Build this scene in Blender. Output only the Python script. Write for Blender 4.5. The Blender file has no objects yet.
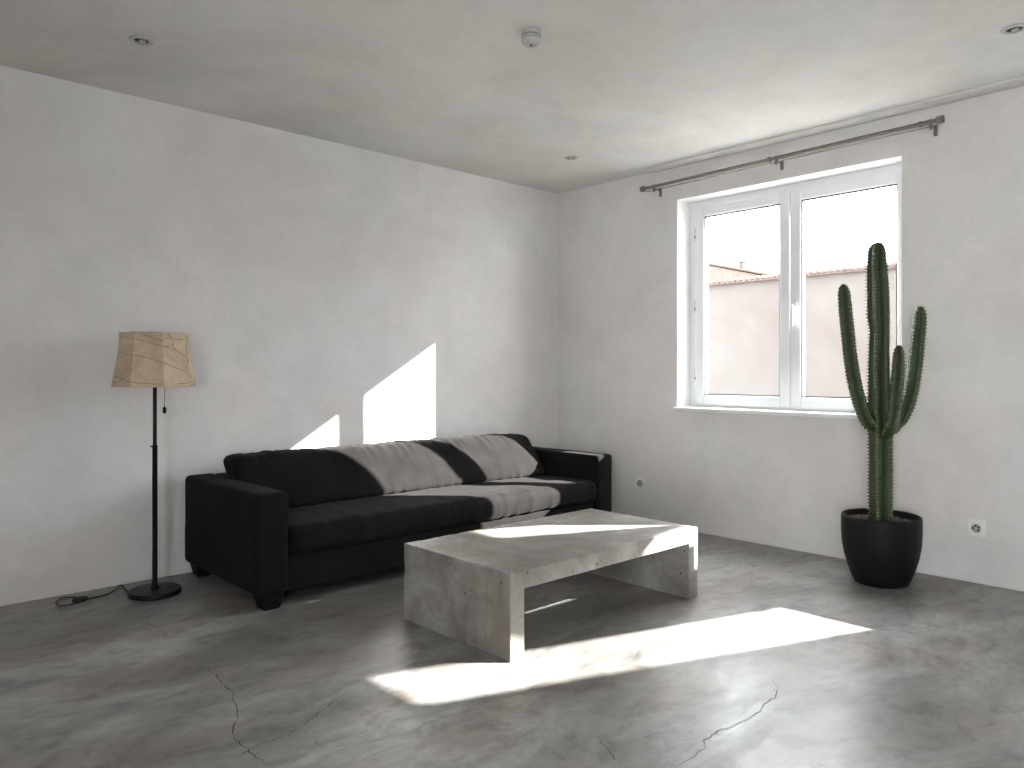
import bpy, bmesh, math, random
from mathutils import Vector, noise, Matrix
PI = math.pi
SC = bpy.context.scene
COL = SC.collection
rnd = random.Random(7)

# ------------------------------------------------------------------ camera
HR = 2.6                                    # room height
F_PX = 755.537
TH = math.radians(47.063)
FW = Vector((math.cos(TH), math.sin(TH), 0)); RT = Vector((math.sin(TH), -math.cos(TH), 0))
CAM = Vector((-4.55494, -4.33440, 1.12971))
cd = bpy.data.cameras.new('camera'); cam = bpy.data.objects.new('camera', cd); COL.objects.link(cam)
cam.location = CAM; cam.rotation_euler = (PI/2, 0, TH - PI/2)
cd.sensor_width = 36; cd.lens = F_PX/1024*36; cd.shift_y = -13/1024; cd.clip_start = .05; cd.clip_end = 200
SC.camera = cam

# ------------------------------------------------------------------ sky, sun, exposure
W = bpy.data.worlds.new('sky'); SC.world = W; W.use_nodes = True
bg = W.node_tree.nodes['Background']; bg.inputs['Color'].default_value = (.965, .98, 1, 1); bg.inputs['Strength'].default_value = 10.0
SUN_DIR = Vector((-1, .92, -.62)).normalized()
sd = bpy.data.lights.new('sun', 'SUN'); sun = bpy.data.objects.new('sun', sd); COL.objects.link(sun)
sd.energy = 42; sd.angle = math.radians(.55); sd.color = (1, .965, .91)
sun.rotation_euler = SUN_DIR.to_track_quat('-Z', 'Y').to_euler(); sun.location = (6, -6, 6)
def portal(y0, y1, z0, z1):
    l = bpy.data.lights.new('window_portal', 'AREA'); o = bpy.data.objects.new('window_portal', l); COL.objects.link(o)
    l.shape = 'RECTANGLE'; l.size = abs(z1-z0); l.size_y = abs(y1-y0); l.cycles.is_portal = True
    o.location = (.26, (y0+y1)/2, (z0+z1)/2); o.rotation_euler = (0, PI/2, 0)
portal(-1.175, -2.698, .87, 2.35)
portal(-3.30, -5.75, .75, 2.16)
def portal_at(loc, rot, sx, sy):
    l = bpy.data.lights.new('window_portal', 'AREA'); o = bpy.data.objects.new('window_portal', l); COL.objects.link(o)
    l.shape = 'RECTANGLE'; l.size = sx; l.size_y = sy; l.cycles.is_portal = True; o.location = loc; o.rotation_euler = rot
portal_at((-6.16, -5.15, 1.25), (0, -PI/2, 0), 2.3, 1.5)
SC.view_settings.view_transform = 'Standard'; SC.view_settings.look = 'None'
SC.view_settings.exposure = 0.74; SC.view_settings.gamma = 1; SC.view_settings.use_curve_mapping = False
SC.cycles.max_bounces = 10; SC.cycles.diffuse_bounces = 8; SC.cycles.transparent_max_bounces = 12
SC.cycles.use_denoising = True
SC.cycles.sample_clamp_indirect = 6

def at(px, py, d):                          # point at view depth d
    return CAM + FW*d + RT*(d*(px-512)/F_PX) - Vector((0, 0, 1))*(d*(py-371)/F_PX)
def on_floor(px, py):
    d = CAM.z*F_PX/(py-371); return at(px, py, d)

# ------------------------------------------------------------------ materials
def newmat(name):
    m = bpy.data.materials.new(name); m.use_nodes = True
    nt = m.node_tree; b = nt.nodes['Principled BSDF']; return m, nt, b
def N(nt, t, **k):
    n = nt.nodes.new(t)
    for a, v in k.items():
        if a in n.inputs.keys() if isinstance(a, str) and hasattr(n, 'inputs') else False: n.inputs[a].default_value = v
        else: setattr(n, a, v)
    return n
def L(nt, a, b): nt.links.new(a, b)
def coords(nt, scale=(1,1,1)):
    tc = nt.nodes.new('ShaderNodeTexCoord'); mp = nt.nodes.new('ShaderNodeMapping'); mp.inputs['Scale'].default_value = scale
    L(nt, tc.outputs['Object'], mp.inputs['Vector']); return mp.outputs['Vector']
def nz(nt, vec, scale, detail=6, rough=.55, dist=0):
    n = nt.nodes.new('ShaderNodeTexNoise'); n.inputs['Scale'].default_value = scale; n.inputs['Detail'].default_value = detail
    n.inputs['Roughness'].default_value = rough; n.inputs['Distortion'].default_value = dist; L(nt, vec, n.inputs['Vector']); return n.outputs['Fac']
def ramp(nt, fac, stops):
    r = nt.nodes.new('ShaderNodeValToRGB'); e = r.color_ramp.elements
    while len(e) < len(stops): e.new(.5)
    for i, (p, c) in enumerate(stops):
        e[i].position = p; e[i].color = (c, c, c, 1) if isinstance(c, (int, float)) else (*c, 1)
    L(nt, fac, r.inputs['Fac']); return r.outputs['Color']
def mix(nt, a, b, fac, mode='MIX'):
    m = nt.nodes.new('ShaderNodeMix'); m.data_type = 'RGBA'; m.blend_type = mode
    for k, v in ((0, fac), (6, a), (7, b)):
        s = m.inputs[k]
        if isinstance(v, bpy.types.NodeSocket): L(nt, v, s)
        elif isinstance(v, (int, float)): s.default_value = v if k == 0 else (v, v, v, 1)
        else: s.default_value = (*v, 1)
    return m.outputs[2]
def bump(nt, b, h, strength=.2, dist=.01):
    n = nt.nodes.new('ShaderNodeBump'); n.inputs['Strength'].default_value = strength; n.inputs['Distance'].default_value = dist
    L(nt, h, n.inputs['Height']); L(nt, n.outputs['Normal'], b.inputs['Normal']); return n

def plain(name, col, rough=.5, metal=0, nscale=30, var=.08, bmp=.05, spec=.5):
    m, nt, b = newmat(name); v = coords(nt); f = nz(nt, v, nscale)
    c = ramp(nt, f, [(.3, tuple(x*(1-var) for x in col)), (.7, tuple(min(1, x*(1+var)) for x in col))])
    L(nt, c, b.inputs['Base Color']); b.inputs['Roughness'].default_value = rough; b.inputs['Metallic'].default_value = metal
    b.inputs['Specular IOR Level'].default_value = spec
    bump(nt, b, f, bmp, .002); return m

def plaster(name, lo, hi, seed=0):
    m, nt, b = newmat(name); v = coords(nt)
    tc = nt.nodes.new('ShaderNodeMapping'); tc.inputs['Location'].default_value = (seed, seed*2, seed*3); L(nt, v, tc.inputs['Vector']); v = tc.outputs['Vector']
    big = nz(nt, v, .9, 5, .6, .6); mid = nz(nt, v, 3.2, 6, .65, .5); fine = nz(nt, v, 26, 5, .6)
    warm = nz(nt, v, 1.3, 3, .5, .3)
    c = ramp(nt, big, [(.32, lo), (.66, hi)])
    c2 = ramp(nt, mid, [(.32, .93), (.62, 1.02)])
    c = mix(nt, c, c2, .8, 'MULTIPLY')
    c3 = ramp(nt, fine, [(.3, .95), (.7, 1.03)]); c = mix(nt, c, c3, .6, 'MULTIPLY')
    w = ramp(nt, warm, [(.42, (1, 1, 1)), (.68, (1, .965, .935))]); c = mix(nt, c, w, 1, 'MULTIPLY')
    mp = nt.nodes.new('ShaderNodeMapping'); mp.inputs['Scale'].default_value = (9, 9, 40); L(nt, v, mp.inputs['Vector'])
    br = nz(nt, mp.outputs['Vector'], 1, 4, .6, 1.5); c4 = ramp(nt, br, [(.3, .96), (.7, 1.02)]); c = mix(nt, c, c4, .5, 'MULTIPLY')
    L(nt, c, b.inputs['Base Color']); b.inputs['Roughness'].default_value = .75; b.inputs['Specular IOR Level'].default_value = .3
    h = mix(nt, mid, fine, .35); bump(nt, b, h, .28, .012); return m
M = {}
M['wall'] = plaster('limewashed_plaster', (.655, .643, .637), (.745, .735, .73))
M['ceil'] = plaster('ceiling_plaster', (.60, .59, .57), (.72, .71, .69), 5)
M['paint'] = plain('white_paint', (.84, .84, .84), .45, 0, 15, .02, .03)
M['pvc'] = plain('white_window_plastic', (.80, .81, .82), .28, 0, 12, .01, .01)
M['gasket'] = plain('dark_rubber_gasket', (.05, .05, .06), .6)
M['steel'] = plain('brushed_dark_steel', (.24, .225, .21), .38, .85, 60, .15, .03)
M['chrome'] = plain('satin_white_metal', (.8, .8, .8), .25, .3)
M['black'] = plain('black_powder_coat', (.006, .006, .007), .4, 0, 80, .1, .04, .18)
M['cable'] = plain('black_rubber_cable', (.01, .01, .01), .5)
M['pot'] = plain('matte_black_ceramic', (.008, .008, .009), .5, 0, 30, .15, .05, .15)
M['white_plastic'] = plain('off_white_plastic', (.80, .80, .78), .35)
M['grey_plastic'] = plain('grey_plastic', (.42, .42, .40), .4)
M['dark_hole'] = plain('dark_recess', (.02, .02, .02), .7)
M['well_light'] = plain('aged_grey_plastic', (.40, .40, .38), .4)
M['well_plastic'] = plain('shaded_socket_plastic', (.45, .45, .43), .5)
M['silver'] = plain('silver_rim', (.45, .45, .43), .3, .6)
M['foot'] = plain('black_stained_wood', (.005, .0045, .005), .6, 0, 20, .2, .05, .15)

def floor_mat():
    m, nt, b = newmat('polished_concrete_floor'); v = coords(nt)
    wv = nt.nodes.new('ShaderNodeTexNoise'); wv.inputs['Scale'].default_value = 1.1; wv.inputs['Detail'].default_value = 4; L(nt, v, wv.inputs['Vector'])
    ad = nt.nodes.new('ShaderNodeVectorMath'); ad.operation = 'MULTIPLY_ADD'; L(nt, wv.outputs['Color'], ad.inputs[0]); ad.inputs[1].default_value = (.5, .5, 0); L(nt, v, ad.inputs[2])
    rot = nt.nodes.new('ShaderNodeMapping'); rot.inputs['Rotation'].default_value = (0, 0, math.radians(42)); rot.inputs['Scale'].default_value = (1, 2.0, 1); L(nt, ad.outputs[0], rot.inputs['Vector'])
    big = nz(nt, rot.outputs['Vector'], .8, 5, .6, .4); mid = nz(nt, rot.outputs['Vector'], 2.6, 8, .66, .35); fine = nz(nt, v, 22, 6, .65)
    c = ramp(nt, big, [(.32, (.125, .119, .110)), (.5, (.22, .217, .21)), (.68, (.34, .337, .33))])
    c2 = ramp(nt, mid, [(.30, .58), (.46, .94), (.68, 1.15)]); c = mix(nt, c, c2, .9, 'MULTIPLY')
    c3 = ramp(nt, fine, [(.3, .84), (.7, 1.10)]); c = mix(nt, c, c3, .8, 'MULTIPLY')
    m7 = nz(nt, rot.outputs['Vector'], 6.0, 8, .70, .4); c = mix(nt, c, ramp(nt, m7, [(.34, .52), (.48, .96), (.64, 1.22)]), .8, 'MULTIPLY')
    st = nz(nt, rot.outputs['Vector'], 1.7, 3, .5, .2); wmk = ramp(nt, st, [(.50, (1, 1, 1)), (.62, (.96, .85, .79))]); c = mix(nt, c, wmk, .85, 'MULTIPLY')
    # scattered dark stains
    vo = nt.nodes.new('ShaderNodeTexVoronoi'); vo.inputs['Scale'].default_value = 3.3; L(nt, rot.outputs['Vector'], vo.inputs['Vector'])
    sp = ramp(nt, vo.outputs['Distance'], [(.03, .72), (.15, 1)]); msk = ramp(nt, nz(nt, v, 1.3, 2), [(.52, 0), (.6, 1)])
    c = mix(nt, c, mix(nt, (1, 1, 1), sp, msk), 1, 'MULTIPLY')
    vo2 = nt.nodes.new('ShaderNodeTexVoronoi'); vo2.inputs['Scale'].default_value = 9; L(nt, v, vo2.inputs['Vector'])
    sp2 = ramp(nt, vo2.outputs['Distance'], [(.025, .5), (.06, 1)]); msk2 = ramp(nt, nz(nt, v, 2.9, 2), [(.60, 0), (.66, 1)])
    c = mix(nt, c, mix(nt, (1, 1, 1), sp2, msk2), 1, 'MULTIPLY')
    L(nt, c, b.inputs['Base Color'])
    r = ramp(nt, mid, [(.3, .29), (.7, .47)]); L(nt, r, b.inputs['Roughness']); b.inputs['Specular IOR Level'].default_value = .5
    h = mix(nt, mid, fine, .3); bump(nt, b, h, .12, .012); return m
M['floor'] = floor_mat()
M['crack'] = plain('crack_shadow', (.02, .019, .018), .9)

def concrete_mat():
    m, nt, b = newmat('cast_concrete'); v = coords(nt)
    big = nz(nt, v, 2.4, 5, .6, .7); mid = nz(nt, v, 8, 7, .66, .8); fine = nz(nt, v, 60, 5, .6)
    c = ramp(nt, big, [(.32, (.145, .130, .112)), (.5, (.22, .206, .187)), (.68, (.35, .334, .312))])
    c = mix(nt, c, ramp(nt, mid, [(.3, .68), (.5, .97), (.68, 1.15)]), .8, 'MULTIPLY')
    c = mix(nt, c, ramp(nt, fine, [(.3, .9), (.7, 1.08)]), .6, 'MULTIPLY')
    holes = None
    for sc, r0, lo in ((16, .07, .50), (34, .08, .46), (70, .07, .50)):
        vo = nt.nodes.new('ShaderNodeTexVoronoi'); vo.inputs['Scale'].default_value = sc; L(nt, v, vo.inputs['Vector'])
        h = ramp(nt, vo.outputs['Distance'], [(r0, 0), (r0*1.7, 1)])
        wn = nt.nodes.new('ShaderNodeTexWhiteNoise'); wn.noise_dimensions = '3D'; L(nt, vo.outputs['Color'], wn.inputs['Vector'])
        k = ramp(nt, wn.outputs['Value'], [(lo, 0), (lo+.01, 1)]); h = mix(nt, (1, 1, 1), h, k)
        holes = h if holes is None else mix(nt, holes, h, 1, 'MULTIPLY')
    c = mix(nt, (.05, .047, .043), c, holes)
    L(nt, c, b.inputs['Base Color']); b.inputs['Roughness'].default_value = .52; b.inputs['Specular IOR Level'].default_value = .4
    hh = mix(nt, mix(nt, mid, fine, .4), holes, .6); bump(nt, b, hh, .35, .006); return m
M['concrete'] = concrete_mat()

def fabric_mat():
    m, nt, b = newmat('charcoal_velour'); v = coords(nt)
    a = nz(nt, v, 5, 5, .6, .5); f = nz(nt, v, 230, 3, .6)
    c = ramp(nt, a, [(.3, (.0072, .0066, .0068)), (.7, (.0130, .0116, .0117))])
    c = mix(nt, c, ramp(nt, f, [(.3, .7), (.7, 1.25)]), .7, 'MULTIPLY')
    L(nt, c, b.inputs['Base Color']); b.inputs['Roughness'].default_value = .9; b.inputs['Specular IOR Level'].default_value = .05
    b.inputs['Sheen Weight'].default_value = .03; b.inputs['Sheen Roughness'].default_value = .45; b.inputs['Sheen Tint'].default_value = (.85, .83, .84, 1)
    bump(nt, b, mix(nt, f, a, .3), .3, .003); return m
M['fabric'] = fabric_mat()

def shade_mat():
    m, nt, b = newmat('handmade_paper'); v = coords(nt)
    a = nz(nt, v, 9, 6, .62, .8); f = nz(nt, v, 60, 5, .6)
    c = ramp(nt, a, [(.3, (.56, .44, .315)), (.7, (.74, .61, .455))]); c = mix(nt, c, ramp(nt, f, [(.3, .9), (.7, 1.06)]), .7, 'MULTIPLY')
    L(nt, c, b.inputs['Base Color']); b.inputs['Roughness'].default_value = .8
    tr = nt.nodes.new('ShaderNodeBsdfTranslucent'); L(nt, c, tr.inputs['Color'])
    mx = nt.nodes.new('ShaderNodeMixShader'); mx.inputs[0].default_value = .22
    out = nt.nodes['Material Output']; L(nt, b.outputs[0], mx.inputs[1]); L(nt, tr.outputs[0], mx.inputs[2]); L(nt, mx.outputs[0], out.inputs['Surface'])
    bump(nt, b, mix(nt, a, f, .4), .5, .004); return m
M['paper'] = shade_mat()
M['fibre'] = plain('brown_plant_fibre', (.20, .135, .085), .8)

def cactus_mat():
    m, nt, b = newmat('cactus_skin'); v = coords(nt)
    a = nz(nt, v, 7, 5, .6, .3); f = nz(nt, v, 45, 5, .6)
    c = ramp(nt, a, [(.3, (.016, .029, .010)), (.7, (.034, .055, .019))]); c = mix(nt, c, ramp(nt, f, [(.3, .75), (.7, 1.2)]), .7, 'MULTIPLY')
    L(nt, c, b.inputs['Base Color']); b.inputs['Roughness'].default_value = .45
    bump(nt, b, f, .25, .004); return m
M['cactus'] = cactus_mat()
M['rib'] = plain('pale_rib_skin', (.095, .12, .05), .5, 0, 60, .25, .1)
M['areole'] = plain('woolly_areole', (.17, .14, .09), .9)
M['spine'] = plain('dark_spine', (.07, .045, .03), .6)
M['gravel'] = plain('brown_gravel', (.085, .060, .042), .9, 0, 40, .55, .2)
M['soil'] = plain('dark_soil', (.03, .022, .016), .95, 0, 60, .4, .5)

def glass_mat():
    m, nt, b = newmat('window_glass'); nt.nodes.remove(b)
    t = nt.nodes.new('ShaderNodeBsdfTransparent'); t.inputs[0].default_value = (.97, .98, .98, 1)
    g = nt.nodes.new('ShaderNodeBsdfGlossy'); g.inputs['Roughness'].default_value = .02
    mx = nt.nodes.new('ShaderNodeMixShader'); mx.inputs[0].default_value = .035; L(nt, t.outputs[0], mx.inputs[1]); L(nt, g.outputs[0], mx.inputs[2])
    L(nt, mx.outputs[0], nt.nodes['Material Output'].inputs['Surface']); return m
M['glass'] = glass_mat()
def render_wall():
    m, nt, b = newmat('weathered_outdoor_render'); v = coords(nt)
    a = nz(nt, v, .8, 6, .6, .5); f = nz(nt, v, 6, 6, .65)
    c = ramp(nt, a, [(.3, (.062, .050, .046)), (.55, (.074, .066, .062)), (.75, (.086, .081, .077))]); c = mix(nt, c, ramp(nt, f, [(.3, .9), (.7, 1.05)]), .8, 'MULTIPLY')
    L(nt, c, b.inputs['Base Color']); b.inputs['Roughness'].default_value = .9; bump(nt, b, f, .3, .02); return m
M['render'] = render_wall()
M['tile'] = plain('weathered_clay_tile', (.075, .05, .042), .85, 0, 9, .3, .3)
M['roofing'] = plain('pale_roof_tile', (.115, .088, .07), .85, 0, 6, .2, .3)
M['pave'] = plain('pale_yard_paving', (.42, .41, .39), .9, 0, 3, .15, .2)

# ------------------------------------------------------------------ helpers
ORG = {}
def obj(name, bm, mats, parent=None, smooth=40, wn=False):
    if not isinstance(mats, (list, tuple)): mats = [mats]
    root = parent
    while root is not None and root.parent is not None: root = root.parent
    off = ORG.get(root.name, Vector((0, 0, 0))) if root is not None else Vector((0, 0, 0))
    if off.length: bmesh.ops.translate(bm, verts=bm.verts, vec=-off)
    me = bpy.data.meshes.new(name); bm.to_mesh(me); bm.free()
    for m in mats: me.materials.append(M[m])
    if smooth:
        me.shade_smooth(); me.set_sharp_from_angle(angle=math.radians(smooth))
    o = bpy.data.objects.new(name, me); COL.objects.link(o)
    if parent is not None: o.parent = parent
    return o
def thing(name, label, cat, loc, group=None):
    o = bpy.data.objects.new(name, None); COL.objects.link(o); o.location = loc; o.empty_display_size = .1
    ORG[o.name] = Vector(loc); o['label'] = label; o['category'] = cat
    if group: o['group'] = group
    return o
def struct(name, bm, mats, smooth=40):
    o = obj(name, bm, mats, None, smooth); o['kind'] = 'structure'; return o
def B(): return bmesh.new()
def box(bm, x0, x1, y0, y1, z0, z1, bev=0, seg=2, mi=0, skip=()):
    x0, x1 = sorted((x0, x1)); y0, y1 = sorted((y0, y1)); z0, z1 = sorted((z0, z1))
    v = [bm.verts.new(p) for p in ((x0,y0,z0),(x1,y0,z0),(x1,y1,z0),(x0,y1,z0),(x0,y0,z1),(x1,y0,z1),(x1,y1,z1),(x0,y1,z1))]
    fs = [bm.faces.new([v[i] for i in q]) for q in ((0,3,2,1),(4,5,6,7),(0,1,5,4),(1,2,6,5),(2,3,7,6),(3,0,4,7))]
    for f in fs: f.material_index = mi
    if bev:
        es = list({e for f in fs for e in f.edges})
        r = bmesh.ops.bevel(bm, geom=es, offset=bev, segments=seg, profile=.5, affect='EDGES', clamp_overlap=True)
        for f in r['faces']: f.material_index = mi
    return bm
def lathe(bm, prof, c, n=48, mi=0, axis='z', cap=True):
    c = Vector(c); rings = []
    for r, z in prof:
        ring = []
        for k in range(n):
            a = 2*PI*k/n
            p = (r*math.cos(a), r*math.sin(a), z)
            if axis == 'x': p = (z, r*math.cos(a), r*math.sin(a))
            if axis == 'y': p = (r*math.cos(a), z, r*math.sin(a))
            ring.append(bm.verts.new(c + Vector(p)))
        rings.append(ring)
    fs = []
    for a, b in zip(rings, rings[1:]):
        for k in range(n): fs.append(bm.faces.new((a[k], a[(k+1) % n], b[(k+1) % n], b[k])))
    if cap:
        fs.append(bm.faces.new(rings[0][::-1])); fs.append(bm.faces.new(rings[-1]))
    for f in fs: f.material_index = mi
    bmesh.ops.recalc_face_normals(bm, faces=fs)
    return bm
def spline(pts, n):
    P = [Vector(p) for p in pts]; P = [2*P[0]-P[1]] + P + [2*P[-1]-P[-2]]; out = []
    for i in range(1, len(P)-2):
        for k in range(n):
            t = k/n; a, b, c, d = P[i-1:i+3]
            out.append(.5*((2*b)+(c-a)*t+(2*a-5*b+4*c-d)*t*t+(3*b-a-3*c+d)*t**3))
    out.append(P[-2]); return out
def frames(pts):
    T = [(pts[min(i+1, len(pts)-1)]-pts[max(i-1, 0)]).normalized() for i in range(len(pts))]
    u = T[0].orthogonal().normalized(); out = []
    for t in T:
        u = (u - t*u.dot(t)).normalized(); out.append((t, u, t.cross(u)))
    return out
def tube(bm, pts, r, n=10, mi=0):
    pts = [Vector(p) for p in pts]; rings = []
    for i, (p, (t, u, w)) in enumerate(zip(pts, frames(pts))):
        rr = r[i] if isinstance(r, (list, tuple)) else r
        rings.append([bm.verts.new(p + (u*math.cos(2*PI*k/n) + w*math.sin(2*PI*k/n))*rr) for k in range(n)])
    fs = [bm.faces.new((a[k], a[(k+1) % n], b[(k+1) % n], b[k])) for a, b in zip(rings, rings[1:]) for k in range(n)]
    fs += [bm.faces.new(rings[0][::-1]), bm.faces.new(rings[-1])]
    for f in fs: f.material_index = mi
    bmesh.ops.recalc_face_normals(bm, faces=fs); return bm
def prism_x(bm, poly, x0, x1, mi=0):            # polygon in (y, z) extruded along x
    a = [bm.verts.new((x0, y, z)) for y, z in poly]; b = [bm.verts.new((x1, y, z)) for y, z in poly]; n = len(poly)
    fs = [bm.faces.new(a), bm.faces.new(b[::-1])] + [bm.faces.new((a[k], b[k], b[(k+1) % n], a[(k+1) % n])) for k in range(n)]
    for f in fs: f.material_index = mi
    bmesh.ops.recalc_face_normals(bm, faces=fs); return bm
def cushion(lo, hi, r, step, deform):
    lo, hi = Vector(lo), Vector(hi); bm = B(); c = (lo+hi)/2; h = (hi-lo)/2
    def axis_pts(hh):
        n = max(2, int(round(2*(hh-r)/step))); pts = [-hh + r*(1-math.cos(a*PI/2/4)) for a in range(4)]
        pts += [-(hh-r) + 2*(hh-r)*k/n for k in range(n+1)]; pts += [-p for p in pts[:4][::-1]]; return pts
    ax = [axis_pts(h[i]) for i in range(3)]
    for a in range(3):
        u, w = (a+1) % 3, (a+2) % 3
        for s in (-1, 1):
            grid = []
            for pu in ax[u]:
                row = []
                for pw in ax[w]:
                    p = Vector((0, 0, 0)); p[a] = s*h[a]; p[u] = pu; p[w] = pw
                    row.append(bm.verts.new(p))
                grid.append(row)
            for i in range(len(grid)-1):
                for j in range(len(grid[0])-1):
                    q = (grid[i][j], grid[i+1][j], grid[i+1][j+1], grid[i][j+1]); bm.faces.new(q if s > 0 else q[::-1])
    bmesh.ops.remove_doubles(bm, verts=bm.verts, dist=1e-5)
    for v in bm.verts:
        q = Vector([max(-(h[i]-r), min(h[i]-r, v.co[i])) for i in range(3)]); d = v.co - q
        nrm = d.normalized() if d.length > 1e-9 else Vector((0, 0, 1)); p = q + nrm*r
        v.co = c + deform(p, nrm, h)
    return bm

# ------------------------------------------------------------------ room shell
XB, YF = -5.9, -6.3
T = .25
bm = B(); box(bm, XB, .02, YF, .02, -.12, 0)
def crack(bm, pts, w0, f):
    w = [on_floor(*f(p)) for p in pts]; P = []
    for a, b in zip(w, w[1:]):
        for k in range(5):
            q = a.lerp(b, k/5); q.x += rnd.uniform(-.006, .006); q.y += rnd.uniform(-.006, .006); P.append(q)
    P.append(w[-1]); prev = None
    for i, p in enumerate(P):
        d = (P[min(i+1, len(P)-1)]-P[max(i-1, 0)]).normalized(); s = Vector((-d.y, d.x, 0))
        ww = w0*rnd.uniform(.35, 1.2)*min(1, .3+4*min(i, len(P)-1-i)/len(P))
        pr = (bm.verts.new((p.x+s.x*ww, p.y+s.y*ww, .0006)), bm.verts.new((p.x-s.x*ww, p.y-s.y*ww, .0006)))
        if prev:
            fc = bm.faces.new((prev[0], prev[1], pr[1], pr[0])); fc.material_index = 1
            fc.normal_update()
            if fc.normal.z < 0: fc.normal_flip()
        prev = pr
fa = lambda p: (140+p[0]/3.94, 600+p[1]/3.94)
crack(bm, [(150,205),(205,240),(260,270),(300,295),(325,330),(365,365),(375,420),(388,450),(370,510),(378,555),(430,595),(480,635),(505,660)], .0016, fa)
crack(bm, [(275,660),(400,610),(470,570),(590,525),(660,480),(735,425),(770,390),(860,345)], .0012, fa)
crack(bm, [(15,75),(60,110),(100,135),(92,155)], .001, fa)
crack(bm, [(625,510),(690,550),(735,600)], .0008, fa)
fb = lambda p: (640+p[0]/5.39, 640+p[1]/5.39)
crack(bm, [(180,690),(280,628),(350,575),(350,540),(425,490),(520,460),(600,415),(650,375),(690,325),(735,315),(747,255),(705,200)], .0018, fb)
fc_ = lambda p: (780+p[0]/4.197, 560+p[1]/4.197)
crack(bm, [(60,215),(200,240),(390,290),(500,295),(640,325),(780,355),(940,390)], .0013, fc_)
crack(bm, [(780,385),(825,435),(850,475)], .0012, lambda p: (400+p[0]/3.94, 640+p[1]/3.94))
struct('floor', bm, ['floor', 'crack'], 0)
struct('ceiling', box(B(), XB, T, YF, T, HR, HR+.15), 'ceil', 0)
struct('wall_left', box(B(), XB-T, T+.0, 0, T, -.12, HR), 'wall', 0)
# the two walls behind the camera, one with a glazed opening added for fill light
D3 = (-4.4, -5.9)
bm = B(); box(bm, XB-T, XB, D3[0], 0, -.12, HR); box(bm, XB-T, XB, YF-T, D3[1], -.12, HR); box(bm, XB-T, XB, D3[1], D3[0], 2.4, HR); box(bm, XB-T, XB, D3[1], D3[0], -.12, .1)
struct('wall_back', bm, 'wall', 0)
bm = B(); box(bm, XB, T, YF-T, YF, -.12, HR)
struct('wall_front', bm, 'wall', 0)
W1 = (-1.175, -2.698, .868, 2.358)
W2 = (-3.30, -5.75, .708, 2.125)
bm = B()
ys = [0, W1[0], W1[1], W2[0], W2[1], YF]
box(bm, 0, T, ys[1], 0, -.12, HR); box(bm, 0, T, ys[3], ys[2], -.12, HR); box(bm, 0, T, YF, ys[4], -.12, HR)
for w in (W1, W2):
    box(bm, 0, T, w[1], w[0], -.12, w[2]); box(bm, 0, T, w[1], w[0], w[3], HR)
struct('wall_right', bm, 'wall', 0)
struct('baseboard_left', box(B(), XB, -.001, -.006, 0, 0, .018, .002), 'wall')
struct('baseboard_right', box(B(), -.006, 0, YF, -.001, 0, .018, .002), 'wall')
struct('trim_1', box(B(), -.125, 0, YF, -.93, HR-.010, HR, .003), 'ceil')

# ------------------------------------------------------------------ windows
def ring(bm, x0, x1, yl, yr, zb, zt, w, bev=.003, mi=0):     # rectangular frame in the y-z plane
    box(bm, x0, x1, yl-w, yl, zb, zt, bev, 1, mi); box(bm, x0, x1, yr, yr+w, zb, zt, bev, 1, mi)
    box(bm, x0, x1, yr+w, yl-w, zt-w, zt, bev, 1, mi); box(bm, x0, x1, yr+w, yl-w, zb, zb+w, bev, 1, mi)
def handle_bm(y, z):
    bm = B(); box(bm, .128, .139, y-.015, y+.015, z-.035, z+.035, .004, 2)
    lathe(bm, [(.009, 0), (.009, -.028)], (.13, y, z), 16, 0, 'x'); box(bm, .09, .106, y-.010, y+.010, z-.125, z+.012, .006, 3)
    return bm
def window(name, w, sashes, sill_board=True):
    yl, yr, zb, zt = w
    bm = B(); ring(bm, .16, .225, yl, yr, zb, zt, .055)
    fr = struct(name, bm, 'pvc')
    bm = B(); e = .003
    box(bm, .0005, .16, yl-e, yl, zb, zt, 0); box(bm, .0005, .16, yr, yr+e, zb, zt, 0); box(bm, .0005, .16, yr, yl, zt-e, zt, 0)
    obj('reveal', bm, 'paint', fr, 0)
    if sill_board:
        obj('window_sill', box(B(), -.032, .16, yr-.03, yl+.012, zb-.022, zb+.004, .004, 2), 'paint', fr)
    for (a, b) in sashes:
        bm = B(); ring(bm, .139, .205, a, b, zb+.022, zt-.051, .070, .004)
        s = obj('sash', bm, 'pvc', fr)
        bm = B(); ring(bm, .150, .154, a-.0695, b+.0695, zb+.0915, zt-.1205, .009, 0)
        obj('gasket', bm, 'gasket', s, 0)
        obj('pane', box(B(), .170, .174, b+.066, a-.066, zb+.088, zt-.111), 'glass', s, 0)
    return fr
w1 = window('window_1', W1, [(-1.237, -1.955), (-1.959, -2.690)])
h_ = obj('handle', handle_bm(-1.990, 1.545), 'pvc', w1)
for z in (1.10, 1.60, 2.12):
    bm = B(); lathe(bm, [(.007, -.045), (.007, .045)], (.150, -1.230, z), 12); lathe(bm, [(.009, -.006), (.009, .006)], (.150, -1.230, z-.02), 12, 1)
    obj('hinge', bm, ['chrome', 'gasket'], w1)
w2 = window('window_2', (W2[0], W2[1], W2[2], W2[3]), [(-3.36, -5.69)], False)

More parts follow.
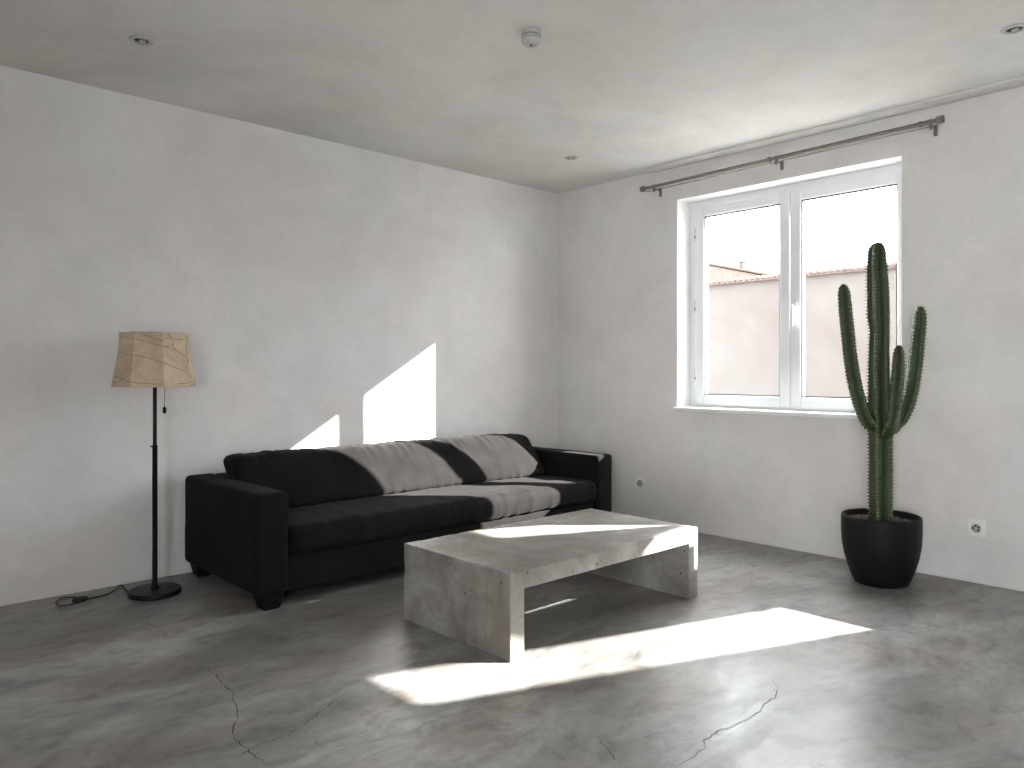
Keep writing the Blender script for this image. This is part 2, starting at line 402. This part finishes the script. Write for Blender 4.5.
def big_frame(name, horizontal, a, b, k):
    bm = B(); n = 2; z0, z1 = .1, 2.4
    def bar(u0, u1, q0, q1):
        if horizontal: box(bm, u0, u1, k-.03, k+.03, q0, q1, .003, 1)
        else: box(bm, k-.03, k+.03, u0, u1, q0, q1, .003, 1)
    bar(a, b, z0, z0+.07); bar(a, b, z1-.07, z1)
    for i in range(n+1):
        u = a+(b-a)*i/n; bar(u-.035 if i else u, u+.035 if i < n else u, z0+.07, z1-.07)
    o = struct(name, bm, 'pvc'); g = B()
    if horizontal: box(g, a+.02, b-.02, k-.003, k+.003, z0+.03, z1-.03)
    else: box(g, k-.003, k+.003, a+.02, b-.02, z0+.03, z1-.03)
    obj('pane', g, 'glass', o, 0)
big_frame('fill_window', False, D3[1], D3[0], XB-.14)  # glazed opening added out of view to brighten the room
# ------------------------------------------------------------------ outdoors
struct('ground', box(B(), T, 22, -16, 14, -.35, -.25), 'pave', 0)
cw = thing('courtyard_wall', 'pale pinkish rendered wall across the yard seen through the window', 'wall', (5, 0, -.25))
box(bm := B(), 5, 5.25, -9, 9, -.25, 2.36); obj('wall_face', bm, 'render', cw, 0)
bm = B(); box(bm, 4.93, 5.32, -9, 9, 2.36, 2.40, .004, 1)
k = -9
while k < 9:
    tube(bm, [(4.90, k, 2.405), (5.35, k, 2.425)], .026, 8); k += .085
obj('tile_coping', bm, 'tile', cw)
nh = thing('neighbouring_house', 'low tiled house roof with a small chimney behind the yard wall', 'house', (8, 4, -.25))
bm = B(); prism_x(bm, [(1.25, -.25), (9, -.25), (9, 2.45), (5.2, 3.57), (1.1, 2.48)], 6.0, 11); obj('gable_wall', bm, 'roofing', nh, 0)
bm = B(); prism_x(bm, [(1.0, 2.47), (5.2, 3.585), (9.2, 2.47), (9.2, 2.50), (5.2, 3.615), (1.0, 2.50)], 5.97, 11.2); obj('roof', bm, 'tile', nh, 0)
bm = B(); box(bm, 6.3, 6.38, 1.95, 2.02, 2.6, 2.86, .005, 1); box(bm, 6.28, 6.40, 1.93, 2.04, 2.86, 2.88, .004, 1); obj('chimney', bm, 'tile', nh)
# unseen flat panels, added and cut to shape the sun through the second window
XS = .55
st = B()
prism_x(st, [(-3.55, -.25), (-3.55, -.15), (-4.599, 1.081), (-5.617, 2.274), (-7.2, 4.13), (-8.2, 4.13), (-8.2, -.25)], XS, XS+.06)
es = obj('sun_mask_lower', st, 'render', None, 0); es['kind'] = 'structure'
bm = B(); prism_x(bm, [(-3.86, 1.27), (-3.36, .88), (-3.36, .30), (-4.2, 1.12), (-5.35, 2.33), (-7.0, 4.05), (-7.0, 5.0), (-6.2, 4.65), (-4.291, 2.115), (-3.83, 1.50), (-4.24, 1.73), (-4.35, 1.735), (-3.95, 1.45), (-3.95, 1.33)], XS, XS+.06)
obj('sun_mask_middle', bm, 'render', es, 0)
bm = B(); prism_x(bm, [(-3.36, 1.23), (-3.519, 1.422), (-4.056, 2.079), (-4.09, 2.115), (-4.5, 2.115), (-6.5, 4.5), (-3.36, 4.5)], XS+.07, XS+.13)
obj('sun_mask_upper', bm, 'render', es, 0)

# ------------------------------------------------------------------ curtain rod
cr = thing('curtain_rod', 'dark steel curtain rod on three brackets above the window', 'curtain rod', (0, -1.93, 2.46))
def rz(y): return 2.462 + (-.95 - y)*.0125
X = -.085
bm = B(); tube(bm, [(X, -.95, rz(-.95)), (X, -1.99, rz(-1.99))], .0105, 16); tube(bm, [(X, -1.985, rz(-1.985)), (X, -2.905, rz(-2.905))], .012, 16)
obj('rod', bm, 'steel', cr)
bm = B(); tube(bm, [(X+.002, -.97, rz(-.97)-.026), (X+.002, -2.90, rz(-2.90)-.026)], .0035, 8); obj('thin_rail', bm, 'steel', cr)
for y0, y1 in ((-.925, -.955), (-2.90, -2.942)):
    bm = B(); lathe(bm, [(.012, 0), (.020, .002), (.021, .012), (.018, .020), (.021, .026), (.019, .034), (.012, .036)], (X, y1, rz(y1)), 24, 0, 'y'); obj('finial', bm, 'steel', cr)
bm = B(); lathe(bm, [(.013, 0), (.017, .001), (.017, .016), (.013, .017)], (X, -1.940, rz(-1.94)), 24, 0, 'y')
obj('collar', bm, 'steel', cr); bm = B(); lathe(bm, [(.013, 0), (.0165, .001), (.0165, .012), (.013, .013)], (X, -2.83, rz(-2.83)), 24, 0, 'y'); obj('collar', bm, 'steel', cr)
for y in (-1.035, -1.975, -2.875):
    bm = B(); box(bm, X-.004, -.002, y-.005, y+.005, rz(y)-.021, rz(y)-.011, .002, 1); lathe(bm, [(.0125, 0), (.0145, .001), (.0145, .012), (.0125, .013)], (X, y-.0065, rz(y)), 24, 0, 'y')
    box(bm, -.008, 0, y-.011, y+.011, rz(y)-.060, rz(y)+.002, .003, 2); box(bm, X-.006, X+.010, y-.006, y+.006, rz(y)-.040, rz(y)-.008, .002, 1); obj('bracket', bm, 'steel', cr)

# ------------------------------------------------------------------ sofa
XL, XR = -3.035, -.462; AW = .165; YB, YFR = -.03, -.97
sf = thing('sofa', 'long low charcoal fabric sofa against the plaster wall, partly sunlit', 'sofa', ((XL+XR)/2, -.5, 0))
def soft(amp, sc):
    def d(p, n, h):
        k = noise.noise(Vector((p.x*sc, p.y*sc, p.z*sc)))
        return p + n*amp*k
    return d
for x0, x1 in ((XL, XL+AW), (XR-AW, XR)):
    obj('armrest', cushion((x0, YFR, .072), (x1, YB, .553), .028, .03, soft(.003, 5)), 'fabric', sf, 60)
obj('base', cushion((XL+AW-.01, -.935, .065), (XR-AW+.01, YB-.02, .238), .015, .03, soft(.002, 4)), 'fabric', sf, 60)
obj('backrest', cushion((XL+AW-.01, -.20, .23), (XR-AW+.01, YB, .55), .025, .03, soft(.003, 4)), 'fabric', sf, 60)
def seat_d(p, n, h):
    q = p.copy(); ex = 1-abs(p.x)/h.x; fr = max(0, (-p.y/h.y))
    if n.z > -.2:
        q.z += .012*max(0, 1-abs(p.x/h.x)**4)*max(0, 1-abs(p.y/h.y)**3)
    edge = math.exp(-((p.y+h.y)/.10)**2)
    w = noise.noise(Vector((p.x*13, p.y*2.5, p.z*2+3)))*.6 + noise.noise(Vector((p.x*30, p.y*5, p.z*4+9)))*.4
    w2 = noise.noise(Vector((p.x*3.1+5, p.y*4, p.z*3)))
    q += n*(w*(.004+.006*edge) + .006*w2)
    if n.y < -.3: q.y -= .010*max(0, 1-(p.z/h.z)**2)
    q.z += .003*noise.noise(Vector((p.x*1.7, 0, 1)))
    return q
obj('seat_cushion', cushion((XL+AW+.004, -.968, .238), (XR-AW-.004, -.21, .382), .045, .014, seat_d), 'fabric', sf, 80)
def back_d(p, n, h):
    q = p.copy(); u = (p.z+h.z)/(2*h.z)                     # 0 bottom .. 1 top
    bulge = max(0, 1-abs(p.x/h.x)**6)*math.sin(PI*min(1, max(0, u)))**.8
    if n.y < .2: q.y -= .035*bulge
    gather = math.exp(-((u-1)/.22)**2) + .8*math.exp(-(u/.18)**2)
    w = noise.noise(Vector((p.x*24, p.z*3, 2)))*.6 + noise.noise(Vector((p.x*50, p.z*5, 7)))*.4
    w2 = noise.noise(Vector((p.x*3.3, p.z*5, 11)))
    q += n*(w*(.002+.010*gather)*(.3 if n.y > .2 else 1) + .009*w2)
    q.y += .105*(u-.5)*2                                      # leans back against the frame
    q.z += .006*noise.noise(Vector((p.x*2.2, 3, 0))) - .002*(abs(p.x)/h.x)**8*u
    return q
obj('back_cushion', cushion((XL+AW-.02, -.455, .388), (XR-AW-.05, -.255, .668), .045, .012, back_d), 'fabric', sf, 80)
for fx, fy in ((XL+.035, -.955), (XR-.135, -.955), (XL+.03, -.15), (XR-.13, -.15)):
    bm = B(); x0, x1, y0, y1 = fx, fx+.10, fy, fy+.10
    lo = [(x0+.010, y0+.010), (x1-.010, y0+.010), (x1-.010, y1-.010), (x0+.010, y1-.010)]; hi = [(x0-.008, y0), (x1+.008, y0), (x1+.008, y1), (x0-.008, y1)]
    a = [bm.verts.new((*p, 0)) for p in lo]; b = [bm.verts.new((*p, .078)) for p in hi]
    bm.faces.new(a[::-1]); bm.faces.new(b)
    for k in range(4): bm.faces.new((a[k], a[(k+1) % 4], b[(k+1) % 4], b[k]))
    bmesh.ops.bevel(bm, geom=list(bm.edges), offset=.004, segments=2, affect='EDGES'); obj('foot', bm, 'foot', sf)

# ------------------------------------------------------------------ coffee table (one cast block)
TX0, TX1, TY0, TY1, TZ, TT = -2.570, -1.283, -2.190, -1.478, .345, .078
bm = B()
poly = [(TX0, 0), (TX0, TZ), (TX1, TZ), (TX1, 0), (TX1-TT, 0), (TX1-TT, TZ-TT+.006), (TX0+TT, TZ-TT+.006), (TX0+TT, 0)]
a = [bm.verts.new((x, TY0, z)) for x, z in poly]; b = [bm.verts.new((x, TY1, z)) for x, z in poly]
idx = [(0, 1, 6, 7), (1, 2, 5, 6), (2, 3, 4, 5)]
for q in idx: bm.faces.new([a[i] for i in q]); bm.faces.new([b[i] for i in q][::-1])
for k in range(8): bm.faces.new((a[k], b[k], b[(k+1) % 8], a[(k+1) % 8]))
bmesh.ops.recalc_face_normals(bm, faces=bm.faces)
es_ = [e for e in bm.edges if e.calc_face_angle(0) > .5]
bmesh.ops.bevel(bm, geom=es_, offset=.0022, segments=2, affect='EDGES')
# nick the long edges a little
bmesh.ops.subdivide_edges(bm, edges=[e for e in bm.edges if e.calc_length() > .3], cuts=90, use_grid_fill=True)
for v in bm.verts:
    ny = min(abs(v.co.y-TY0), abs(v.co.y-TY1)); nzz = min(abs(v.co.z-TZ), abs(v.co.z-TZ+TT)); nx = min(abs(v.co.x-TX0), abs(v.co.x-TX1))
    if (ny < .004) + (nzz < .004) + (nx < .004) >= 2:
        k = max(0, noise.noise(v.co*22)-.2)*.007 + max(0, noise.noise(v.co*60)-.2)*.005
        cpt = Vector(((TX0+TX1)/2, (TY0+TY1)/2, TZ/2)); dd = Vector((0, 0, 0))
        if ny < .004: dd.y = math.copysign(k, cpt.y-v.co.y)
        if abs(v.co.z-TZ) < .004: dd.z = -k
        if nx < .004: dd.x = math.copysign(k, cpt.x-v.co.x)
        v.co += dd
tb = thing('coffee_table', 'low cast concrete coffee table with pitted slab legs in front of the sofa', 'table', ((TX0+TX1)/2, (TY0+TY1)/2, 0))
obj('slab_body', bm, 'concrete', tb, 30)

# ------------------------------------------------------------------ floor lamp
LX, LY = -3.272, -.300
lp = thing('floor_lamp', 'slim black floor lamp with a beige paper shade by the left wall', 'lamp', (LX, LY, 0))
bm = B(); lathe(bm, [(.118, 0), (.123, .004), (.123, .022), (.120, .026), (.02, .028)], (LX, LY, 0), 64); obj('base', bm, 'black', lp)
bm = B(); lathe(bm, [(.0125, .026), (.0125, .742), (.0135, .744), (.0135, .752), (.0095, .756), (.0095, 1.20)], (LX, LY, 0), 20)
lathe(bm, [(.020, .026), (.020, .034), (.0125, .040)], (LX, LY, 0), 24)
tube(bm, [(LX-.010, LY+.005, .748), (LX-.019, LY+.009, .748)], .004, 8); obj('pole', bm, 'black', lp)
bm = B(); lathe(bm, [(.010, 1.19), (.021, 1.195), (.021, 1.25), (.016, 1.255)], (LX, LY, 0), 20); sk = obj('socket', bm, 'black', lp)
bm = B(); lathe(bm, [(.012, 1.252), (.014, 1.262), (.027, 1.285), (.030, 1.302), (.024, 1.318), (.010, 1.326), (.002, 1.328)], (LX, LY, 0), 24); obj('bulb', bm, 'white_plastic', sk)
prof = [(1.320, .163), (1.29, .163), (1.245, .166), (1.20, .172), (1.15, .180), (1.10, .189), (1.052, .1985)]
CA = math.atan2(CAM.y-LY, CAM.x-LX)                            # direction from lamp to viewer
AX = CA + math.radians(2)                                 # lamp is seen a little from the side
ang0 = [AX + math.radians(-2+11.8+45*k) for k in range(8)]
def shade_pt(a, z, dr=0):                                 # flat facets between eight ribs
    r = None
    for (z1, r1), (z2, r2) in zip(prof, prof[1:]):
        if z2 <= z <= z1: t = (z1-z)/(z1-z2); r = r1+(r2-r1)*t
    if r is None: r = prof[0][1] if z > prof[0][0] else prof[-1][1]
    k = ((a-ang0[0]) % (PI/4)) - PI/8
    rr = r*math.cos(PI/8)/math.cos(k); sag = -.004*math.cos(k*4)*math.sin(PI*(1.320-z)/.268)
    return Vector((LX+(rr+sag+dr)*math.cos(a), LY+(rr+sag+dr)*math.sin(a), z))
bm = B(); NA, NZ = 96, 18; grids = []
for dr in (0, -.0022):
    grids.append([[bm.verts.new(shade_pt(ang0[0]+2*PI*i/NA, 1.320-.268*j/NZ, dr)) for i in range(NA)] for j in range(NZ+1)])
for g, fl in zip(grids, (0, 1)):
    for j in range(NZ):
        for i in range(NA):
            q = (g[j][i], g[j+1][i], g[j+1][(i+1) % NA], g[j][(i+1) % NA]); bm.faces.new(q[::-1] if fl else q)
for j in (0, NZ):
    for i in range(NA): bm.faces.new((grids[0][j][i], grids[0][j][(i+1) % NA], grids[1][j][(i+1) % NA], grids[1][j][i]))
bmesh.ops.recalc_face_normals(bm, faces=bm.faces)
sh = obj('lamp_shade', bm, 'paper', lp, 22)
# seams: folded paper strips over the ribs, and the wandering plant fibres in the paper
for a in ang0:
    bm = B(); tube(bm, [shade_pt(a, 1.320-.268*j/14, .0006) for j in range(15)], .0017, 6); obj('seam', bm, 'paper', sh)
def fibre(pts, r=.0011):                                  # pts in photo pixels (x, y)
    out = []
    c0 = Vector((LX, LY, 0)); d0 = (c0-CAM).dot(FW); xc = 512+F_PX*(c0-CAM).dot(RT)/d0
    for p in spline([(x, y, 0) for x, y in pts], 6):
        z = CAM.z - (p.y-371)*(d0-.17)/F_PX; z = min(1.330, max(1.053, z))
        rr = (shade_pt(CA, z)-Vector((LX, LY, z))).length
        s = max(-.98, min(.98, (p.x-xc)*(d0-.1)/F_PX/rr)); a = CA + math.asin(s)
        out.append(shade_pt(a, z, .0007))
    tube(bmf, out, r, 5)
bmf = B()
for pts in ([(118,333),(130,337),(146,341),(162,346),(172,349),(180,354),(188,363)], [(118,350),(130,354),(146,357),(162,363),(175,368),(189,375)],
            [(115,373),(125,379),(140,383),(155,384),(162,384)], [(142,334),(152,337),(162,341)], [(163,338),(169,338),(172,343),(168,346),(163,345)],
            [(166,333),(172,338),(183,338),(185,334)], [(174,349),(170,343)], [(176,384),(186,383),(192,379),(194,375)], [(184,342),(186,352),(188,362)], [(115,384),(122,382),(128,378)]):
    fibre(pts)
obj('fibre', bmf, 'fibre', sh)
for z, rr in ((1.320, 0), (1.052, 0)):
    bm = B(); tube(bm, [shade_pt(ang0[0]+2*PI*i/96, z, -.0005) for i in range(97)], .0019, 6); obj('hoop', bm, 'paper', sh)
bm = B()
for k in (1, 3, 5, 7): 
    p = shade_pt(ang0[k % 8], 1.315, -.004); tube(bm, [(LX, LY, 1.20), p], .0014, 6)
obj('spider', bm, 'black', sh)
pd = RT*.058 - FW*.02; px_, py_ = LX+pd.x, LY+pd.y
bm = B(); tube(bm, [(LX, LY, 1.215), (px_, py_, 1.21), (px_, py_, .945)], .0013, 6); pc = obj('pull_chain', bm, 'black', lp)
bm = B(); lathe(bm, [(.003, .950), (.008, .944), (.009, .925), (.0075, .918), (.002, .915)], (px_, py_, 0), 16); obj('pull_knob', bm, 'black', pc)
cpts = [Vector((LX-.10, LY+.05, .014))] + [on_floor(x, y)+Vector((0, 0, .006)) for x, y in ((126, 591), (121, 587), (116, 590), (108, 595), (98, 598), (88, 600), (80, 603), (68, 606), (60, 607), (56, 604), (60, 600), (68, 598.5), (76, 598.5))]
for i, z in ((2, .010),): cpts[i].z = z
bm = B(); tube(bm, spline(cpts, 8), .0034, 8); cb = obj('power_cord', bm, 'cable', lp)
p0, p1 = on_floor(72, 603.5)+Vector((0, 0, .013)), on_floor(88, 600.5)+Vector((0, 0, .013))
bm = B(); tube(bm, [p0.lerp(p1, t) for t in (0, .06, .15, .5, .85, .94, 1)], [.004, .009, .0125, .0135, .0125, .009, .004], 14); obj('inline_switch', bm, 'cable', cb)

# ------------------------------------------------------------------ cactus in a black pot
DC = 4.04
pc0 = at(881, 580, DC); PX, PY = pc0.x, pc0.y
cc = thing('potted_cactus', 'tall dark green ribbed cactus with three arms in a black pot', 'potted plant', (PX, PY, 0))
bm = B(); PF = .915
def potprof(p): return [(r*PF, z) for r, z in p]
lathe(bm, potprof([(.132, 0), (.144, .004), (.160, .035), (.182, .09), (.200, .15), (.211, .21), (.2155, .28), (.2155, .345), (.213, .358), (.207, .362), (.199, .358), (.197, .33), (.194, .30), (.02, .298)]), (PX, PY, 0), 72); 
obj('pot', bm, 'pot', cc, 50)
bm = B(); lathe(bm, potprof([(.194, .300), (.193, .318), (.15, .322), (.08, .328), (.01, .330)]), (PX, PY, 0), 48); obj('soil', bm, 'soil', cc)
bm = B()
for k in range(520):
    a = rnd.uniform(0, 2*PI); r = .171*math.sqrt(rnd.random())
    if r < .06: continue
    s = rnd.uniform(.005, .0115); c = Vector((PX+r*math.cos(a), PY+r*math.sin(a), .322+.004*(1-r/.19)+s*.4))
    m4 = Matrix.Translation(c) @ Matrix.Rotation(rnd.uniform(0, 6), 4, Vector((rnd.random(), rnd.random(), rnd.random()+.1))) @ Matrix.Diagonal((s, s*rnd.uniform(.6, 1), s*rnd.uniform(.5, .9), 1))
    bmesh.ops.create_icosphere(bm, subdivisions=1, radius=1, matrix=m4)
g = obj('gravel', bm, 'gravel', cc, 0); g['kind'] = 'stuff'
def stem(path, rad, nribs, phase, depth=.42, sub=10):
    """ribbed column: path points, radius per point (interpolated), crenate rib margins with areoles and spines"""
    P = spline(path, sub); n = len(P)
    R = [rad[min(int(i/sub), len(rad)-2)]*(1-(i/sub-min(int(i/sub), len(rad)-2))) + rad[min(int(i/sub), len(rad)-2)+1]*(i/sub-min(int(i/sub), len(rad)-2)) for i in range(n)]
    # resample to about 4 mm
    Q, QR, acc = [P[0]], [R[0]], 0
    for i in range(1, n):
        d = (P[i]-P[i-1]).length; m = max(1, int(round(d/.0042)))
        for k in range(1, m+1): Q.append(P[i-1].lerp(P[i], k/m)); QR.append(R[i-1]+(R[i]-R[i-1])*k/m)
    n = len(Q); S = [0]
    for i in range(1, n): S.append(S[-1]+(Q[i]-Q[i-1]).length)
    LN = S[-1]; bm = B(); M_ = nribs*12; rings = []; T = frames(Q); ref = RT
    ars = []
    for i in range(n):
        t = T[i][0]; u = (ref - t*ref.dot(t)).normalized(); w = t.cross(u)
        tip = max(0, 1-(LN-S[i])/.055); R0 = QR[i]*math.sqrt(max(.0009, 1-tip**2))
        R0 *= 1+.03*noise.noise(Vector((S[i]*7, phase*3, 0)))
        ring_ = []
        for k in range(M_):
            a = 2*PI*k/M_ + phase; f = abs(math.cos(nribs*(2*PI*k/M_)/2))     # 1 on rib crest, 0 in valley
            rid = round(k/12) % nribs
            cr_ = math.cos(2*PI*(S[i]/.0185 + rid*.37))
            r = R0*(1-depth*(1-f**1.5)) + f**5*.0042*cr_*min(1, R0/.03)
            ring_.append(bm.verts.new(Q[i] + (u*math.cos(a)+w*math.sin(a))*r))
        rings.append(ring_)
    for i in range(n-1):
        for k in range(M_):
            fce = bm.faces.new((rings[i][k], rings[i][(k+1) % M_], rings[i+1][(k+1) % M_], rings[i+1][k]))
            kk = (k+.5) % 12; fce.material_index = 1 if (kk < 1.2 or kk > 10.8) else 0
    bm.faces.new(rings[0][::-1]); bm.faces.new(rings[-1])
    bmesh.ops.recalc_face_normals(bm, faces=bm.faces)
    for rid in range(nribs):
        s0 = -(rid*.37 % 1)*.0185
        while s0 < LN-.006:
            s0 += .0185
            if s0 < .01 or s0 >= LN: continue
            i = min(range(n), key=lambda q: abs(S[q]-s0)); v = rings[i][rid*12].co; out = (v-Q[i]).normalized()
            if S[i] > LN-.02: out = (out+T[i][0]).normalized()
            bmesh_n = len(bm.faces)
            rr = bmesh.ops.create_icosphere(bm, subdivisions=1, radius=.0030, matrix=Matrix.Translation(v+out*.0004))
            for fv in {f for vv in rr['verts'] for f in vv.link_faces}: fv.material_index = 2
            for q in range(4):
                d = (out + Vector((rnd.uniform(-.7, .7), rnd.uniform(-.7, .7), rnd.uniform(-.7, .7)))).normalized()*rnd.uniform(.005, .009)
                sd_ = d.orthogonal().normalized()*.0008; s2 = d.cross(sd_).normalized()*.0008
                b3 = [bm.verts.new(v+sd_), bm.verts.new(v-sd_*.5+s2), bm.verts.new(v-sd_*.5-s2)]; tp = bm.verts.new(v+d)
                for e3 in ((0, 1), (1, 2), (2, 0)):
                    fn = bm.faces.new((b3[e3[0]], b3[e3[1]], tp)); fn.material_index = 3
    return bm
CM = ['cactus', 'rib', 'areole', 'spine']
K = DC/F_PX
main = [at(881.5, 524, DC), at(881.5, 490, DC), at(881.5, 455, DC), at(881, 432, DC), at(880, 410, DC), at(879.5, 380, DC), at(879.5, 350, DC), at(880, 330, DC), at(879, 315, DC), at(878.5, 290, DC), at(877.5, 265, DC), at(877.5, 242, DC)]
obj('main_stem', stem(main, [.060, .064, .064, .064, .060, .057, .055, .053, .060, .059, .053, .046], 5, math.radians(-62)), CM, cc, 50)
D1 = DC+.00; la = [at(877, 428, D1), at(868, 421, D1-.01), at(861, 406, D1-.01), at(855, 385, D1), at(850.5, 358, D1), at(847.5, 330, D1), at(845, 305, D1), at(843.5, 284, D1)]
obj('arm', stem(la, [.030, .042, .043, .042, .041, .041, .040, .034], 4, math.radians(-75), .40), CM, cc, 50)
D2 = DC+.03; ra = [at(884, 430, DC), at(896, 424, D2), at(905, 410, D2), at(911, 390, D2), at(915, 365, D2), at(917.5, 340, D2), at(919.5, 320, D2), at(920, 306, D2)]
obj('arm', stem(ra, [.030, .042, .043, .042, .041, .040, .037, .033], 4, math.radians(-60), .40), CM, cc, 50)
D3 = DC-.075; sa = [at(886, 437, DC-.03), at(892, 425, D3), at(895, 405, D3), at(897, 385, D3), at(898.5, 362, D3), at(899, 345, D3)]
obj('arm', stem(sa, [.028, .038, .038, .037, .034, .029], 4, math.radians(-80), .40), CM, cc, 50)

# ------------------------------------------------------------------ sockets
def socket(y, z, label, holes, gap):
    t = thing('wall_socket', label, 'socket', (0, y, z), 'wall sockets on the window wall')
    s = .043
    bm = B(); lathe(bm, [(gap, -.0112), (gap+.0002, -.0106)], (0, y, z), 32, 0, 'x'); obj('shadow_gap', bm, 'dark_hole', t)
    bm = B(); box(bm, -.011, 0, y-s, y+s, z-s, z+s, .003, 3); obj('cover_plate', bm, 'white_plastic', t)
    bm = B(); lathe(bm, [(.0215, -.0125), (.0225, -.0115), (.0225, -.0105), (.0215, -.0100), (.0195, -.0113), (.0190, -.0112), (.019, -.0108)], (0, y, z), 32, 0, 'x', False)
    lathe(bm, [(.0200, -.0116), (.0201, -.0108)], (0, y, z), 32, 1, 'x'); obj('socket_well', bm, ['white_plastic', 'well_plastic'], t)
    for dy, dz, r in holes:
        bm = B(); lathe(bm, [(r, -.0121), (r, -.0112)], (0, y+dy, z+dz), 14, 0, 'x'); obj('pin_hole', bm, 'dark_hole', t)
    for dz in ((.0165, -.0165) if len(holes) == 3 else ()):
        bm = B(); box(bm, -.0135, -.0108, y-.0035, y+.0035, z+dz-.003, z+dz+.003, .0008, 1); obj('earth_clip', bm, 'dark_hole', t)
socket(-.853, .290, 'small square wall socket just right of the sofa armrest', ((.009, 0, .0055), (-.009, 0, .0055), (0, 0, .004)), .0265)
socket(-3.074, .293, 'small square wall socket to the right of the cactus pot', ((.0135, .000, .006), (.002, .012, .0065), (-.0125, .006, .006), (-.009, -.010, .006), (.006, -.009, .004)), .0235)

# ------------------------------------------------------------------ ceiling fittings
def downlight(x, y, label, r=.05):
    t = thing('downlight', label, 'ceiling light', (x, y, HR), 'recessed ceiling downlights')
    bm = B(); lathe(bm, [(r*.62, 0), (r, -.001), (r, -.004), (r*.9, -.007), (r*.66, -.008), (r*.60, -.004), (r*.58, 0)], (x, y, HR), 40); obj('trim_ring', bm, 'grey_plastic', t)
    bm = B(); lathe(bm, [(r*.6, -.0002), (r*.6, -.0022), (r*.35, -.0026)], (x, y, HR), 32); obj('lens', bm, 'dark_hole', t)
    bm = B(); lathe(bm, [(r*.30, -.0024), (r*.30, -.0075), (r*.2, -.009)], (x+.004, y, HR), 20); obj('lamp_face', bm, 'silver', t)
downlight(-3.474, -.757, 'round recessed downlight near the left wall, above the floor lamp', .050)
downlight(-.714, -.802, 'smallest round recessed downlight, in the corner above the sofa end', .046)
downlight(-.768, -3.430, 'round recessed downlight at the right, beyond the curtain rod end', .052)
sm = thing('smoke_detector', 'small round grey-white smoke detector in the middle of the ceiling', 'smoke detector', (-2.25, -1.98, HR))
sx, sy = -2.262, -1.992
bm = B(); lathe(bm, [(.040, 0), (.0435, -.001), (.0435, -.014), (.040, -.017)], (sx, sy, HR), 40); obj('mounting_base', bm, 'well_light', sm)
bm = B(); lathe(bm, [(.037, -.016), (.037, -.021)], (sx, sy, HR), 40); obj('vent_gap', bm, 'dark_hole', sm)
bm = B(); lathe(bm, [(.041, -.020), (.0435, -.022), (.0435, -.030), (.039, -.033), (.039, -.0355), (.042, -.037), (.040, -.048), (.030, -.058), (.012, -.063), (.002, -.064)], (sx, sy, HR), 40); obj('sensor_cap', bm, 'well_light', sm)
bm = B(); lathe(bm, [(.005, -.058), (.005, -.0655), (.003, -.067)], (sx-.008, sy-.010, HR), 14); obj('test_button', bm, 'dark_hole', sm)
